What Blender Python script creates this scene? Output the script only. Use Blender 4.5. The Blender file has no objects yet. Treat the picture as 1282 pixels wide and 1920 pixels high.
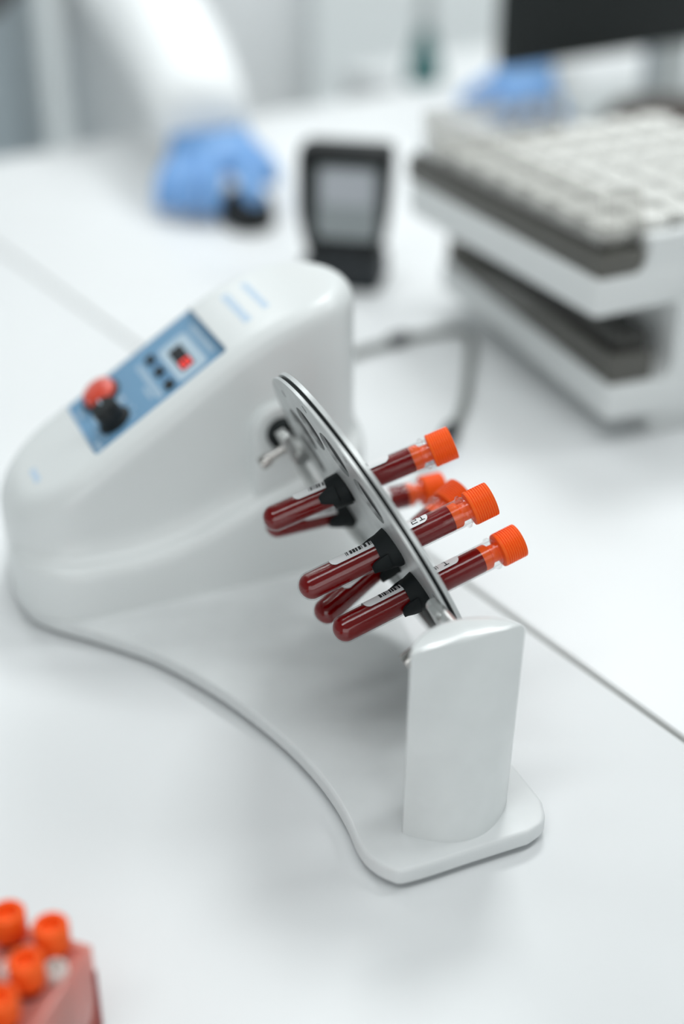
import bpy, bmesh, math, random
from mathutils import Vector, Matrix
random.seed(7)
MM = 0.001
scene = bpy.context.scene
COL = scene.collection
PI = math.pi

# ------------------------------------------------------------------ materials
def hexlin(r, g, b):
    f = lambda v: (v/255/12.92) if v/255 <= .04045 else ((v/255+.055)/1.055)**2.4
    return (f(r), f(g), f(b), 1)

def pmat(name, col, rough=.5, metal=0, spec=.5, coat=0, trans=0, sss=0, bump=0, bump_scale=200, mottled=0, mot_scale=30, emit=None, estr=0, coat_rough=.05):
    m = bpy.data.materials.new(name); m.use_nodes = True
    nt = m.node_tree; b = nt.nodes['Principled BSDF']
    b.inputs['Base Color'].default_value = col if len(col) == 4 else (*col, 1)
    b.inputs['Roughness'].default_value = rough
    b.inputs['Metallic'].default_value = metal
    b.inputs['Specular IOR Level'].default_value = spec
    b.inputs['Coat Weight'].default_value = coat
    b.inputs['Coat Roughness'].default_value = coat_rough
    b.inputs['Transmission Weight'].default_value = trans
    if sss:
        b.inputs['Subsurface Weight'].default_value = sss
        b.inputs['Subsurface Radius'].default_value = (1, .15, .1)
        b.inputs['Subsurface Scale'].default_value = .006
    if emit:
        b.inputs['Emission Color'].default_value = emit
        b.inputs['Emission Strength'].default_value = estr
    tc = nt.nodes.new('ShaderNodeTexCoord')
    if bump:
        n = nt.nodes.new('ShaderNodeTexNoise'); n.inputs['Scale'].default_value = bump_scale; n.inputs['Detail'].default_value = 4
        bp = nt.nodes.new('ShaderNodeBump'); bp.inputs['Strength'].default_value = bump; bp.inputs['Distance'].default_value = .0004
        nt.links.new(tc.outputs['Object'], n.inputs['Vector']); nt.links.new(n.outputs['Fac'], bp.inputs['Height'])
        nt.links.new(bp.outputs['Normal'], b.inputs['Normal'])
    if mottled:
        n = nt.nodes.new('ShaderNodeTexNoise'); n.inputs['Scale'].default_value = mot_scale; n.inputs['Detail'].default_value = 5
        r = nt.nodes.new('ShaderNodeValToRGB')
        c = b.inputs['Base Color'].default_value
        r.color_ramp.elements[0].position = .35; r.color_ramp.elements[1].position = .6
        r.color_ramp.elements[0].color = (c[0]*(1-mottled), c[1]*(1-mottled), c[2]*(1-mottled), 1)
        r.color_ramp.elements[1].color = tuple(c)
        nt.links.new(tc.outputs['Object'], n.inputs['Vector']); nt.links.new(n.outputs['Fac'], r.inputs['Fac'])
        nt.links.new(r.outputs['Color'], b.inputs['Base Color'])
    return m

def clearmat(name, tint, gloss=1.0, rough=.02, frost=0, frost_col=(1, 1, 1, 1), ior=1.45):
    """thin clear plastic or glass: tinted straight-through light plus a Fresnel reflection"""
    m = bpy.data.materials.new(name); m.use_nodes = True
    nt = m.node_tree; nt.nodes.clear()
    out = nt.nodes.new('ShaderNodeOutputMaterial')
    t = nt.nodes.new('ShaderNodeBsdfTransparent'); t.inputs['Color'].default_value = tint
    g = nt.nodes.new('ShaderNodeBsdfGlossy'); g.inputs['Roughness'].default_value = rough
    lw = nt.nodes.new('ShaderNodeLayerWeight'); lw.inputs['Blend'].default_value = .5
    pw = nt.nodes.new('ShaderNodeMath'); pw.operation = 'POWER'; pw.inputs[1].default_value = 5
    f = nt.nodes.new('ShaderNodeMath'); f.operation = 'MULTIPLY_ADD'; f.inputs[1].default_value = .9; f.inputs[2].default_value = ((ior-1)/(ior+1))**2
    nt.links.new(lw.outputs['Facing'], pw.inputs[0]); nt.links.new(pw.outputs[0], f.inputs[0])
    mx = nt.nodes.new('ShaderNodeMixShader')
    base = t.outputs[0]
    if frost:
        d = nt.nodes.new('ShaderNodeBsdfDiffuse'); d.inputs['Color'].default_value = frost_col
        tl = nt.nodes.new('ShaderNodeBsdfTranslucent'); tl.inputs['Color'].default_value = frost_col
        a = nt.nodes.new('ShaderNodeMixShader'); a.inputs[0].default_value = .5
        nt.links.new(d.outputs[0], a.inputs[1]); nt.links.new(tl.outputs[0], a.inputs[2])
        q = nt.nodes.new('ShaderNodeMixShader'); q.inputs[0].default_value = frost
        nt.links.new(t.outputs[0], q.inputs[1]); nt.links.new(a.outputs[0], q.inputs[2]); base = q.outputs[0]
    mul = nt.nodes.new('ShaderNodeMath'); mul.operation = 'MULTIPLY'; mul.inputs[1].default_value = gloss
    nt.links.new(f.outputs[0], mul.inputs[0]); nt.links.new(mul.outputs[0], mx.inputs[0])
    nt.links.new(base, mx.inputs[1]); nt.links.new(g.outputs[0], mx.inputs[2]); nt.links.new(mx.outputs[0], out.inputs[0])
    return m

M = dict(
    table=pmat('white_laminate', (.80, .815, .825), .38, spec=.4, bump=.02, bump_scale=900, mottled=.02, mot_scale=6),
    gapstrip=pmat('grey_edge_band', (.46, .47, .46), .7),
    shell=pmat('white_shell_plastic', (.765, .79, .79), .34, spec=.45, coat=.12, coat_rough=.2),
    base=pmat('white_coated_metal', (.75, .77, .775), .36, bump=.05, bump_scale=1500, coat=.1, coat_rough=.25, mottled=.03, mot_scale=60),
    pillar=pmat('white_pillar_plastic', (.75, .775, .775), .22, mottled=.07, mot_scale=28, coat=.3, coat_rough=.12),
    black=pmat('black_plastic', (.010, .012, .013), .45, spec=.3),
    rubber=pmat('black_rubber', (.008, .011, .012), .6, spec=.25),
    foot=pmat('grey_rubber', (.12, .12, .12), .7),
    steel=pmat('brushed_steel', (.72, .73, .72), .30, metal=.9, bump=.03, bump_scale=600),
    plate=pmat('satin_aluminium', (.66, .68, .68), .36, metal=.55, mottled=.12, mot_scale=70),
    chrome=pmat('chrome', (.55, .53, .51), .22, metal=1),
    blue=pmat('blue_panel_film', hexlin(112, 156, 190), .45),
    blue_dark=pmat('blue_panel_print', hexlin(75, 120, 160), .45),
    blue_light=pmat('pale_panel_print', hexlin(182, 203, 218), .5),
    print_blue=pmat('pale_blue_print', hexlin(188, 212, 236), .5),
    red_rocker=pmat('red_rocker_plastic', hexlin(222, 70, 45), .3, coat=.4),
    display=pmat('display_window', (.012, .012, .016), .15),
    led=pmat('red_led', (.5, .01, .01), .3, emit=(1, .05, .03, 1), estr=.9),
    glass=clearmat('tube_glass', (.97, .975, .975, 1), .9, .045, ior=1.5),
    blood=pmat('blood', (.20, .0005, .0012), .35, sss=.15, spec=.03),
    cap=pmat('orange_cap', (1.0, .125, .012), .45, spec=.2),
    label=pmat('white_label_paper', (.80, .80, .81), .5),
    ink=pmat('black_ink', (.012, .012, .014), .6),
    cable=pmat('grey_cable', (.20, .215, .205), .5),
    blue_tag=pmat('blue_violet_tag', hexlin(120, 135, 195), .4),
    rackwhite=pmat('white_rack_plastic', (.74, .76, .76), .4),
    smoke=clearmat('smoked_acrylic', (.90, .895, .885, 1), .8, .05, frost=.2, frost_col=(.72, .72, .70, 1)),
    darktray=pmat('dark_grey_tray', (.050, .049, .045), .5),
    midtray=clearmat('smoked_tray', (.40, .39, .37, 1), .9, .05, frost=.7, frost_col=(.30, .295, .27, 1)),
    lid=pmat('white_cup_lid', (.76, .76, .73), .5),
    cup=pmat('cup_plastic', (.16, .16, .145), .4),
    glove=pmat('blue_nitrile', hexlin(118, 166, 220), .5, bump=.05, bump_scale=150),
    coat=pmat('white_coat_cotton', (.88, .90, .91), .85, bump=.08, bump_scale=120),
    skin=pmat('skin', (.62, .40, .30), .5),
    hair=pmat('dark_hair', (.03, .02, .015), .6),
    trouser=pmat('grey_trousers', (.30, .36, .42), .8),
    mon=pmat('black_monitor_plastic', (.012, .015, .015), .6, spec=.3),
    monstand=pmat('silver_stand', (.55, .58, .58), .4, metal=.3),
    screen=pmat('grey_screen', (.30, .33, .34), .25),
    screen2=pmat('pale_screen', (.46, .48, .52), .25),
    dkgrey=pmat('dark_grey_plastic', (.022, .026, .03), .5, spec=.3),
    pouch=pmat('dark_brown_fabric', (.075, .062, .056), .8, bump=.2, bump_scale=300),
    teal=pmat('teal_glass', (.02, .16, .16), .25),
    greycab=pmat('blue_grey_metal', (.46, .53, .57), .5),
    wall=pmat('white_wall_paint', (.82, .85, .855), .8, mottled=.03, mot_scale=3),
    greywall=pmat('grey_wall_paint', (.45, .47, .47), .8),
    floor=pmat('pale_floor_vinyl', (.80, .82, .83), .5, mottled=.05, mot_scale=4),
    ceil=pmat('ceiling_paint', (.34, .35, .35), .9),
    redacr=clearmat('red_acrylic', (1, .60, .55, 1), 1.0, .06, frost=.6, frost_col=(1, .60, .53, 1)),
    redcore=pmat('red_acrylic_edge', hexlin(150, 34, 38), .3),
)

# ------------------------------------------------------------------ helpers (all in mm)
def link(name, me, mat, parent=None, smooth=True, loc=None):
    o = bpy.data.objects.new(name, me); COL.objects.link(o)
    for m in (mat if isinstance(mat, (list, tuple)) else [mat]): me.materials.append(m)
    if smooth:
        me.polygons.foreach_set('use_smooth', [True]*len(me.polygons))
        try: me.set_sharp_from_angle(angle=math.radians(38))
        except Exception: pass
    if parent: o.parent = parent
    if loc: o.location = Vector(loc)*MM
    return o

def from_bm(name, bm, mat, parent=None, smooth=True, loc=None):
    bmesh.ops.recalc_face_normals(bm, faces=bm.faces)
    bmesh.ops.scale(bm, vec=(MM, MM, MM), verts=bm.verts)
    me = bpy.data.meshes.new(name); bm.to_mesh(me); bm.free()
    return link(name, me, mat, parent, smooth, loc)

def empty(name, loc=(0, 0, 0), rotz=0, label=None, cat=None, group=None):
    o = bpy.data.objects.new(name, None); COL.objects.link(o)
    o.empty_display_size = .02
    o.location = Vector(loc)*MM; o.rotation_euler = (0, 0, rotz)
    return tag(o, label, cat, group)

def tag(o, label=None, cat=None, group=None, kind=None):
    if label: o['label'] = label
    if cat: o['category'] = cat
    if group: o['group'] = group
    if kind: o['kind'] = kind
    return o

def bm_box(bm, x0, x1, y0, y1, z0, z1, bev=0, seg=3):
    r = bmesh.ops.create_cube(bm, size=1)
    vs = r['verts']
    for v in vs:
        v.co = Vector(((x0+x1)/2+v.co.x*(x1-x0), (y0+y1)/2+v.co.y*(y1-y0), (z0+z1)/2+v.co.z*(z1-z0)))
    if bev:
        es = list({e for v in vs for e in v.link_edges})
        bmesh.ops.bevel(bm, geom=es, offset=bev, segments=seg, profile=.5, affect='EDGES', clamp_overlap=True)

def box(name, b, mat, parent=None, bev=1, seg=3, loc=None):
    bm = bmesh.new(); bm_box(bm, *b, bev=bev, seg=seg)
    return from_bm(name, bm, mat, parent, loc=loc)

def bm_lathe(bm, prof, frame=None, n=48):
    """prof: list of (r, z); frame: Matrix 4x4 in mm"""
    frame = frame or Matrix.Identity(4)
    rings = []
    for r, z in prof:
        if r < 1e-6: rings.append([bm.verts.new(frame @ Vector((0, 0, z)))])
        else: rings.append([bm.verts.new(frame @ Vector((r*math.cos(2*PI*k/n), r*math.sin(2*PI*k/n), z))) for k in range(n)])
    for a, b in zip(rings, rings[1:]):
        for k in range(n):
            k2 = (k+1) % n
            if len(a) == 1 and len(b) == 1: continue
            if len(a) == 1: bm.faces.new((a[0], b[k], b[k2]))
            elif len(b) == 1: bm.faces.new((a[k], a[k2], b[0]))
            else: bm.faces.new((a[k], a[k2], b[k2], b[k]))

def lathe(name, prof, mat, parent=None, frame=None, n=48):
    bm = bmesh.new(); bm_lathe(bm, prof, frame, n)
    return from_bm(name, bm, mat, parent)

def axis_frame(p, d, xhint=(0, 0, 1)):
    z = Vector(d).normalized(); x = Vector(xhint); x = x - z*x.dot(z)
    if x.length < 1e-5: x = Vector((1, 0, 0)) - z*z.x
    x.normalize(); y = z.cross(x)
    m = Matrix((x, y, z)).transposed().to_4x4(); m.translation = Vector(p)
    return m

def bm_loft(bm, rings, cap0=True, cap1=True):
    vr = [[bm.verts.new(Vector(p)) for p in r] for r in rings]
    n = len(vr[0])
    for a, b in zip(vr, vr[1:]):
        for k in range(n): bm.faces.new((a[k], a[(k+1) % n], b[(k+1) % n], b[k]))
    if cap0: bm.faces.new(vr[0])
    if cap1: bm.faces.new(vr[-1])

def path_tube(name, pts, rad, mat, parent=None, n=14):
    cu = bpy.data.curves.new(name, 'CURVE'); cu.dimensions = '3D'
    sp = cu.splines.new('NURBS'); sp.points.add(len(pts)-1)
    for q, p in zip(sp.points, pts): q.co = (p[0]*MM, p[1]*MM, p[2]*MM, 1)
    sp.use_endpoint_u = True; sp.order_u = 3
    cu.bevel_depth = rad*MM; cu.bevel_resolution = 5; cu.use_fill_caps = True; cu.resolution_u = 8
    return curve_mesh(name, cu, mat, parent)

def curve_mesh(name, cu, mat, parent=None):
    tmp = bpy.data.objects.new('tmp', cu); COL.objects.link(tmp)
    dg = bpy.context.evaluated_depsgraph_get()
    me = bpy.data.meshes.new_from_object(tmp.evaluated_get(dg)); me.name = name
    bpy.data.objects.remove(tmp); me.materials.clear()
    return link(name, me, mat, parent)

def baked(o):
    """replace the object's mesh by its evaluated (modifier-applied) mesh"""
    dg = bpy.context.evaluated_depsgraph_get(); dg.update()
    me = bpy.data.meshes.new_from_object(o.evaluated_get(dg)); me.name = o.name
    o.modifiers.clear(); o.data = me
    return o

def round_poly(pts, radii, n=8):
    """rounded closed polygon"""
    out = []
    N = len(pts)
    for i in range(N):
        p = Vector(pts[i]); a = Vector(pts[i-1]); b = Vector(pts[(i+1) % N])
        r = radii[i] if isinstance(radii, (list, tuple)) else radii
        da = (a-p).normalized(); db = (b-p).normalized()
        ang = da.angle(db)
        t = min(r/math.tan(ang/2), (a-p).length*.5, (b-p).length*.5); r2 = t*math.tan(ang/2)
        c = p+(da+db).normalized()*(r2/math.sin(ang/2))
        s0 = p+da*t-c; s1 = p+db*t-c
        a0 = math.atan2(s0.y, s0.x); a1 = math.atan2(s1.y, s1.x)
        d = (a1-a0+PI) % (2*PI)-PI
        for k in range(n+1):
            th = a0+d*k/n; out.append((c.x+r2*math.cos(th), c.y+r2*math.sin(th)))
    return out

def prism(name, outline, z0, z1, mat, parent=None, bev=0, seg=3):
    bm = bmesh.new()
    vs = [bm.verts.new((x, y, z0)) for x, y in outline]
    f = bm.faces.new(vs)
    r = bmesh.ops.extrude_face_region(bm, geom=[f])
    top = [v for v in r['geom'] if isinstance(v, bmesh.types.BMVert)]
    for v in top: v.co.z = z1
    if bev:
        bmesh.ops.recalc_face_normals(bm, faces=bm.faces)
        es = [e for e in bm.edges if abs(e.verts[0].co.z-e.verts[1].co.z) < 1e-6]
        bmesh.ops.bevel(bm, geom=es, offset=bev, segments=seg, profile=.5, affect='EDGES', clamp_overlap=True)
    return from_bm(name, bm, mat, parent)

def interp(tbl, x):
    if x <= tbl[0][0]: return tbl[0][1]
    for (a, fa), (b, fb) in zip(tbl, tbl[1:]):
        if x <= b:
            t = (x-a)/(b-a); return fa+(fb-fa)*t
    return tbl[-1][1]

def catmull(pts, n=6):
    out = []
    for i in range(len(pts)-1):
        p0 = Vector(pts[max(i-1, 0)]); p1 = Vector(pts[i]); p2 = Vector(pts[i+1]); p3 = Vector(pts[min(i+2, len(pts)-1)])
        for k in range(n):
            t = k/n
            out.append(tuple(.5*((2*p1)+(-p0+p2)*t+(2*p0-5*p1+4*p2-p3)*t*t+(-p0+3*p1-3*p2+p3)*t**3)))
    out.append(tuple(pts[-1]))
    return out

def copy_tree(o, parent=None):
    c = o.copy(); COL.objects.link(c)
    if parent: c.parent = parent
    for ch in list(o.children): copy_tree(ch, c)
    return c

# ------------------------------------------------------------------ room (table top is z = 0)
FZ = -740
def wallbox(name, b, mat, kind='structure'):
    return tag(box(name, b, mat, bev=0), kind=kind)
wallbox('floor', (-2300, 2900, -2100, 3500, FZ-40, FZ), M['floor'])
wallbox('ceiling', (-2300, 2900, -2100, 3500, 1960, 2000), M['ceil'])
wallbox('wall_back', (-2300, 2900, 3500, 3560, FZ, 1960), M['wall'])
wallbox('wall_left', (-2360, -2300, -2100, 3500, FZ, 1960), M['greywall'])
wallbox('wall_right', (2900, 2960, -2100, 3500, FZ, 1960), M['greywall'])
wallbox('wall_front', (-2300, 2900, -2160, -2100, FZ, 1960), M['greywall'])

# ------------------------------------------------------------------ the two desks, meeting at the diagonal joint
AX = Vector((-.5630, .8265)); NX = Vector((.8265, .5630))          # along the joint / across it
def desk(name, off0, off1, a0, a1, label, edges):
    t = empty(name, (0, 0, FZ), 0, label, 'desk')
    P = lambda a, o, z: Vector((AX.x*a+NX.x*o, AX.y*a+NX.y*o, z-FZ))
    outl = [P(a0, off0, 0), P(a0, off1, 0), P(a1, off1, 0), P(a1, off0, 0)]
    prism('tabletop', [(p.x, p.y) for p in outl], -25-FZ, -FZ, M['table'], t, bev=1.2, seg=2)
    ang = math.atan2(NX.y, NX.x)
    for a, o in ((a0+60, off0+60), (a0+60, off1-60), (a1-60, off0+60), (a1-60, off1-60)):
        p = P(a, o, 0)
        bm = bmesh.new(); bm_box(bm, -25, 25, -25, 25, 0, -25-FZ, bev=2)
        bmesh.ops.rotate(bm, verts=bm.verts, matrix=Matrix.Rotation(ang, 3, 'Z'))
        bmesh.ops.translate(bm, verts=bm.verts, vec=(p.x, p.y, 0))
        from_bm('leg', bm, M['rackwhite'], t)
    # edge band along the joint
    o = off1 if edges == 'hi' else off0
    s = -1 if edges == 'hi' else 1
    q = [P(a0+1, o+s*.1, 0), P(a1-1, o+s*.1, 0), P(a1-1, o-s*1.6, 0), P(a0+1, o-s*1.6, 0)]
    prism('edge_band', [(p.x, p.y) for p in q], -24-FZ, -1.2-FZ, M['gapstrip'], t)
    return t
desk('desk', -330, 466.2, -250, 1560, 'white desk carrying the tube rotator, on the near side of the diagonal joint', 'hi')
desk('desk', 470.8, 1950, -250, 1560, 'white desk carrying the black handheld terminal and the two-tier rack, beyond the joint', 'lo')

# ------------------------------------------------------------------ tube rotator
ROT = math.atan2(.397, .918)
rotor = empty('tube_rotator', (13.5, 618, 0), ROT,
              'white laboratory tube rotator with sloping blue control panel and round tube carrier', 'tube rotator')

# base plate outline in (c, s)
left = [(-12, -143.5), (-44, -143.5), (-52, -139), (-57, -129), (-58, -118), (-56, -101), (-55.5, -81), (-57.5, -58), (-63, -30), (-73.5, 4.5),
        (-86.5, 36), (-101.5, 64), (-124, 93), (-143, 114.5), (-152, 130), (-156, 148), (-156.5, 170), (-153, 195), (-143, 211), (-125, 218)]
right = [(40, 218), (54, 210), (62, 192), (64, 165), (62, 130), (54, 100), (45, 70), (37, 30), (34, -10), (33.5, -60), (33.8, -118), (32, -131), (27, -139.5), (17, -143.5)]
outl = catmull(left, 5)+catmull(right, 5)
prism('base_plate', outl, 2.6, 11.5, M['base'], rotor, bev=2.0, seg=4)
for x, y in ((-40, -120), (18, -120), (-130, 150), (40, 180)):
    lathe('rubber_foot', [(0, 0), (7, 0), (7.5, 1), (7.5, 2.8), (0, 2.8)], M['foot'], rotor, Matrix.Translation((x, y, 0)), 24)

# pillar: straight front edge on top, bulging foot, curved back
def pillar_ring(z, t, inset=0):
    cc, w = -9.6+2.2*t, 27.2+.6*t
    sag = 16.0*(1-t)+.4*t
    sf = -121.5
    pts = []
    n = 26
    for k in range(n+1):                     # front, left to right
        u = -1+2*k/n; pts.append((cc+u*w, sf-sag*(1-u*u)))
    for k in range(n+1):                     # back, right to left
        u = 1-2*k/n; pts.append((cc+u*w, sf+1.2+16.5*max(0, 1-u*u)**.75))
    if inset:
        c0 = Vector((cc, sf+4))
        out = []
        for p in pts:
            d = Vector(p)-c0; out.append(tuple(c0+d*max(0, 1-inset/max(d.length, 1e-6))))
        pts = out
    return [(x, y, z) for x, y in pts]
bm = bmesh.new()
rings = [pillar_ring(11.5+(109.4-11.5)*k/16, (k/16)**1.1) for k in range(17)]
rings += [pillar_ring(110.8, 1, .5), pillar_ring(111.7, 1, 1.5), pillar_ring(112.1, 1, 3)]
rings += [pillar_ring(112.3, 1, q) for q in (8,)]
bm_loft(bm, rings)
from_bm('pillar', bm, M['pillar'], rotor)

# ---- housing shell
TOP = [(-170, 60), (-150, 72), (-105, 100), (-28, 148.5), (-12, 157.2), (0, 162.3), (14, 167), (28, 170.2), (44, 172.4), (70, 174)]
def topz(c):
    return sum(interp(TOP, c+d)*w for d, w in ((-8, .2), (-4, .2), (0, .2), (4, .2), (8, .2)))
def plan(grow_front=0):
    # rounded plan: left corners 34, right end nearly a half circle
    return round_poly([(-155, 120), (60, 120), (60, 210), (-155, 210)], [38, 44.9, 44.9, 38], 14)
base_plan = plan()
dense = []
N0 = len(base_plan)
for i in range(N0):                            # resample to even spacing
    a = Vector(base_plan[i]); b = Vector(base_plan[(i+1) % N0]); L = (b-a).length
    m = max(1, int(L/4))
    for k in range(m): dense.append(tuple(a+(b-a)*(k/m)))
CEN = Vector((-45, 165))
def norm_at(i):
    a = Vector(dense[i-1]); b = Vector(dense[(i+1) % len(dense)]); d = (b-a).normalized(); n = Vector((d.y, -d.x))
    if n.dot(Vector(dense[i])-CEN) < 0: n = -n
    return n
NORM = [norm_at(i) for i in range(len(dense))]
def front_w(i):
    p = dense[i]
    w = max(0, -NORM[i].y)**1.2
    return w
def ledge(c): return interp([(-160, 44), (-118, 43.5), (-95, 43), (-76, 45), (-55, 50), (-34, 58), (-12, 66), (20, 76), (60, 82)], c)
def ring(off, zf):
    r = []
    for i, p in enumerate(dense):
        q = Vector(p)+NORM[i]*(off(i) if callable(off) else off)
        r.append((q.x, q.y, zf(i, q)))
    return r
FO = lambda k: (lambda i: 15*front_w(i)*k)
lz = lambda dz: (lambda i, q: ledge(q.x)+dz)
rings = [ring(FO(1.0), lambda i, q: 11.5), ring(FO(1.0), lambda i, q: 24)]
rings += [ring(FO(1.0), lz(-9)), ring(FO(.97), lz(-6)), ring(FO(.88), lz(-3.4)), ring(FO(.70), lz(-1.4)), ring(FO(.5), lz(-.2)), ring(FO(.30), lz(1.2)), ring(FO(.14), lz(3.6)), ring(FO(.04), lz(8)), ring(FO(0), lz(12))]
R = 13
tz = lambda q: topz(q.x)
for k in range(1, 9):
    rings.append(ring(0, lambda i, q, k=k: ledge(q.x)+12+(tz(q)-R-ledge(q.x)-12)*k/8))
for k in range(1, 9):
    th = PI/2*k/8
    rings.append(ring(-R*(1-math.cos(th)), lambda i, q, th=th: tz(q)-R+R*math.sin(th)))
inner = [(p[0], p[1]) for p in rings[-1]]
for k in range(1, 13):
    f = 1-k/13
    r = []
    for x, y in inner:
        v = Vector((CEN.x+(x-CEN.x)*(.25+.75*f), CEN.y+(y-CEN.y)*f)); r.append((v.x, v.y, topz(v.x)))
    rings.append(r)
bm = bmesh.new(); bm_loft(bm, rings, True, False)
# close the top strip
bm.verts.ensure_lookup_table()
last = bm.verts[-len(dense):]
cv = [v for v in last]
bm.faces.new(cv)
shell = from_bm('housing', bm, M['shell'], rotor)

# recess for the control panel
pa = math.atan2(48.5, 77)
PU = Vector((math.cos(pa), 0, math.sin(pa))); PN = Vector((-math.sin(pa), 0, math.cos(pa))); PV = Vector((0, 1, 0))
PO = Vector((-105, 131, 100))
PF = Matrix((PU, PV, PN)).transposed().to_4x4(); PF.translation = PO       # panel frame: u up-slope, v to the back, n out
DEP = -5.0
bm = bmesh.new()
op = round_poly([(-1.5, 1.5), (92.5, 1.5), (92.5, 76.5), (-1.5, 76.5)], 3, 5)
bm_loft(bm, [[tuple(PF @ Vector((x, y, DEP-1.2))) for x, y in op], [tuple(PF @ Vector((x, y, 14))) for x, y in op]])
cut = from_bm('cut', bm, M['shell'], rotor, smooth=False)
md = shell.modifiers.new('b', 'BOOLEAN'); md.operation = 'DIFFERENCE'; md.object = cut; md.solver = 'EXACT'
baked(shell); bpy.data.objects.remove(cut)
try: shell.data.set_sharp_from_angle(angle=math.radians(38))
except Exception: pass

def pbox(name, u0, u1, v0, v1, n0, n1, mat, parent, bev=.4, r=0):
    bm = bmesh.new()
    o2 = round_poly([(u0, v0), (u1, v0), (u1, v1), (u0, v1)], r or .3, 5)
    bm_loft(bm, [[tuple(PF @ Vector((x, y, n0))) for x, y in o2], [tuple(PF @ Vector((x, y, n1))) for x, y in o2]])
    return from_bm(name, bm, mat, parent)
panel = pbox('control_panel', -1.3, 92.3, 1.7, 76.3, DEP-1.1, DEP, M['blue'], rotor, r=3)
D0 = DEP
# printed frame round the display, then the window
pbox('display_frame', 60.5, 81, 14.5, 59.5, D0-.2, D0+.10, M['blue_light'], panel, r=4)
pbox('display_outline', 58.3, 59.0, 10, 64, D0-.2, D0+.08, M['blue_dark'], panel)
dw = pbox('display', 65.5, 74.5, 22.5, 50.5, D0-.2, D0+.5, M['display'], panel, r=.8)
# lit segments of the lower digit
bm = bmesh.new()
for b in ((66.6, 67.8, 24.5, 31.5), (72.2, 73.4, 24.5, 31.5), (69.4, 70.6, 24.5, 31.5), (66.6, 73.4, 23.6, 24.8), (66.6, 73.4, 31.2, 32.4)):
    bm_box(bm, b[0], b[1], b[2], b[3], D0+.45, D0+.65)
bmesh.ops.transform(bm, matrix=PF, verts=bm.verts)
from_bm('lit_digit', bm, M['led'], dw, smooth=False)
# rows of printed marks (too blurred to read): short strokes
def strokes(name, u, v0, v1, h, mat, parent, gap=2.2, z=D0):
    bm = bmesh.new(); v = v0
    while v < v1-1:
        w = random.uniform(1.2, 2.0); bm_box(bm, u-h/2, u+h/2, v, min(v+w, v1), z-.2, z+.08); v += w+gap*.35
    bmesh.ops.transform(bm, matrix=PF, verts=bm.verts)
    return from_bm(name, bm, mat, parent, smooth=False)
strokes('printed_line', 86, 20, 59, 3.6, M['blue_light'], panel)
strokes('printed_line', 47, 16, 61, 4.0, M['blue_light'], panel)
strokes('printed_line', 42.5, 22, 36, 2.6, M['blue_light'], panel)
strokes('printed_mark', 27.5, 40, 46, 5, M['blue_light'], panel)
strokes('printed_mark', 10.5, 39, 46, 6, M['blue_light'], panel)
strokes('printed_mark', 2.3, 12, 22, 3, M['blue_light'], panel)
strokes('printed_mark', 2.6, 56, 63, 3, M['blue_light'], panel)
# dial ring print round the knob
bm = bmesh.new()
for k in range(9):
    a = math.radians(-40+260*k/8+0); cx, cy = 18+13*math.cos(a), 28+13*math.sin(a)
    bm_box(bm, cx-.8, cx+.8, cy-.8, cy+.8, D0-.2, D0+.08)
bmesh.ops.transform(bm, matrix=PF, verts=bm.verts)
from_bm('dial_marks', bm, M['blue_light'], panel, smooth=False)
for v in (57, 39, 20):
    pbox('push_button', 52.3, 57.8, v-4.2, v+4.2, D0-.2, D0+1.2, M['black'], panel, r=1)
pbox('button_rail', 54.2, 55.8, 20, 57, D0-.2, D0+.15, M['blue_dark'], panel)
# red rocker switch in a black surround
def ell(cx, cy, rx, ry, z, n=40): return [tuple(PF @ Vector((cx+rx*math.cos(2*PI*k/n), cy+ry*math.sin(2*PI*k/n), z))) for k in range(n)]
bm = bmesh.new(); bm_loft(bm, [ell(19.3, 61, 12.6, 14.3, D0-.2), ell(19.3, 61, 12.6, 14.3, D0+1.2), ell(19.3, 61, 11.6, 13.3, D0+2.2)])
rk = from_bm('switch_surround', bm, M['black'], panel)
bm = bmesh.new(); bm_loft(bm, [ell(19.6, 61, 10.6, 12.6, D0+1.8), ell(19.6, 61, 10.4, 12.4, D0+4), ell(19.6, 61, 9.4, 11.2, D0+5.6), ell(19.6, 61, 6.5, 8, D0+6.6), ell(19.6, 61, 3, 3.6, D0+7)])
from_bm('rocker', bm, M['red_rocker'], rk)
# black speed knob
kf = PF @ Matrix.Translation((18, 27, D0))
kn = lathe('speed_knob', [(0, -.2), (10.2, -.2), (10.2, 1.6), (8.2, 2.6), (7.8, 12), (7.0, 13.2), (0, 13.4)], M['black'], panel, kf, 40)
bm = bmesh.new(); bm_box(bm, -.6, .6, 1.5, 7, 13.2, 13.7)
bmesh.ops.transform(bm, matrix=kf, verts=bm.verts)
from_bm('pointer', bm, M['blue_light'], kn, smooth=False)

# faint pale-blue printing on the white shell (blurred beyond reading)
def shell_strokes(c, s0, s1, h, seed):
    random.seed(seed); bm = bmesh.new(); s = s0
    while s < s1:
        w = random.uniform(1.6, 2.8)
        sl = math.atan2(topz(c+2)-topz(c-2), 4); co, si = math.cos(sl), math.sin(sl)
        b2 = bmesh.new(); bm_box(b2, -h/2, h/2, 0, w, -.3, .12)
        mt = Matrix.Translation((c, s, topz(c))) @ Matrix.Rotation(-sl, 4, 'Y')
        bmesh.ops.transform(b2, matrix=mt, verts=b2.verts)
        me = bpy.data.meshes.new('t'); b2.to_mesh(me); b2.free(); bm.from_mesh(me); bpy.data.meshes.remove(me)
        s += w+1.1
    return from_bm('printed_lettering', bm, M['print_blue'], shell, smooth=False)
shell_strokes(-9, 146, 187, 5, 1)
shell_strokes(3.5, 150, 188, 4.2, 2)
shell_strokes(-136, 150, 164, 4, 3)
random.seed(11)

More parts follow.
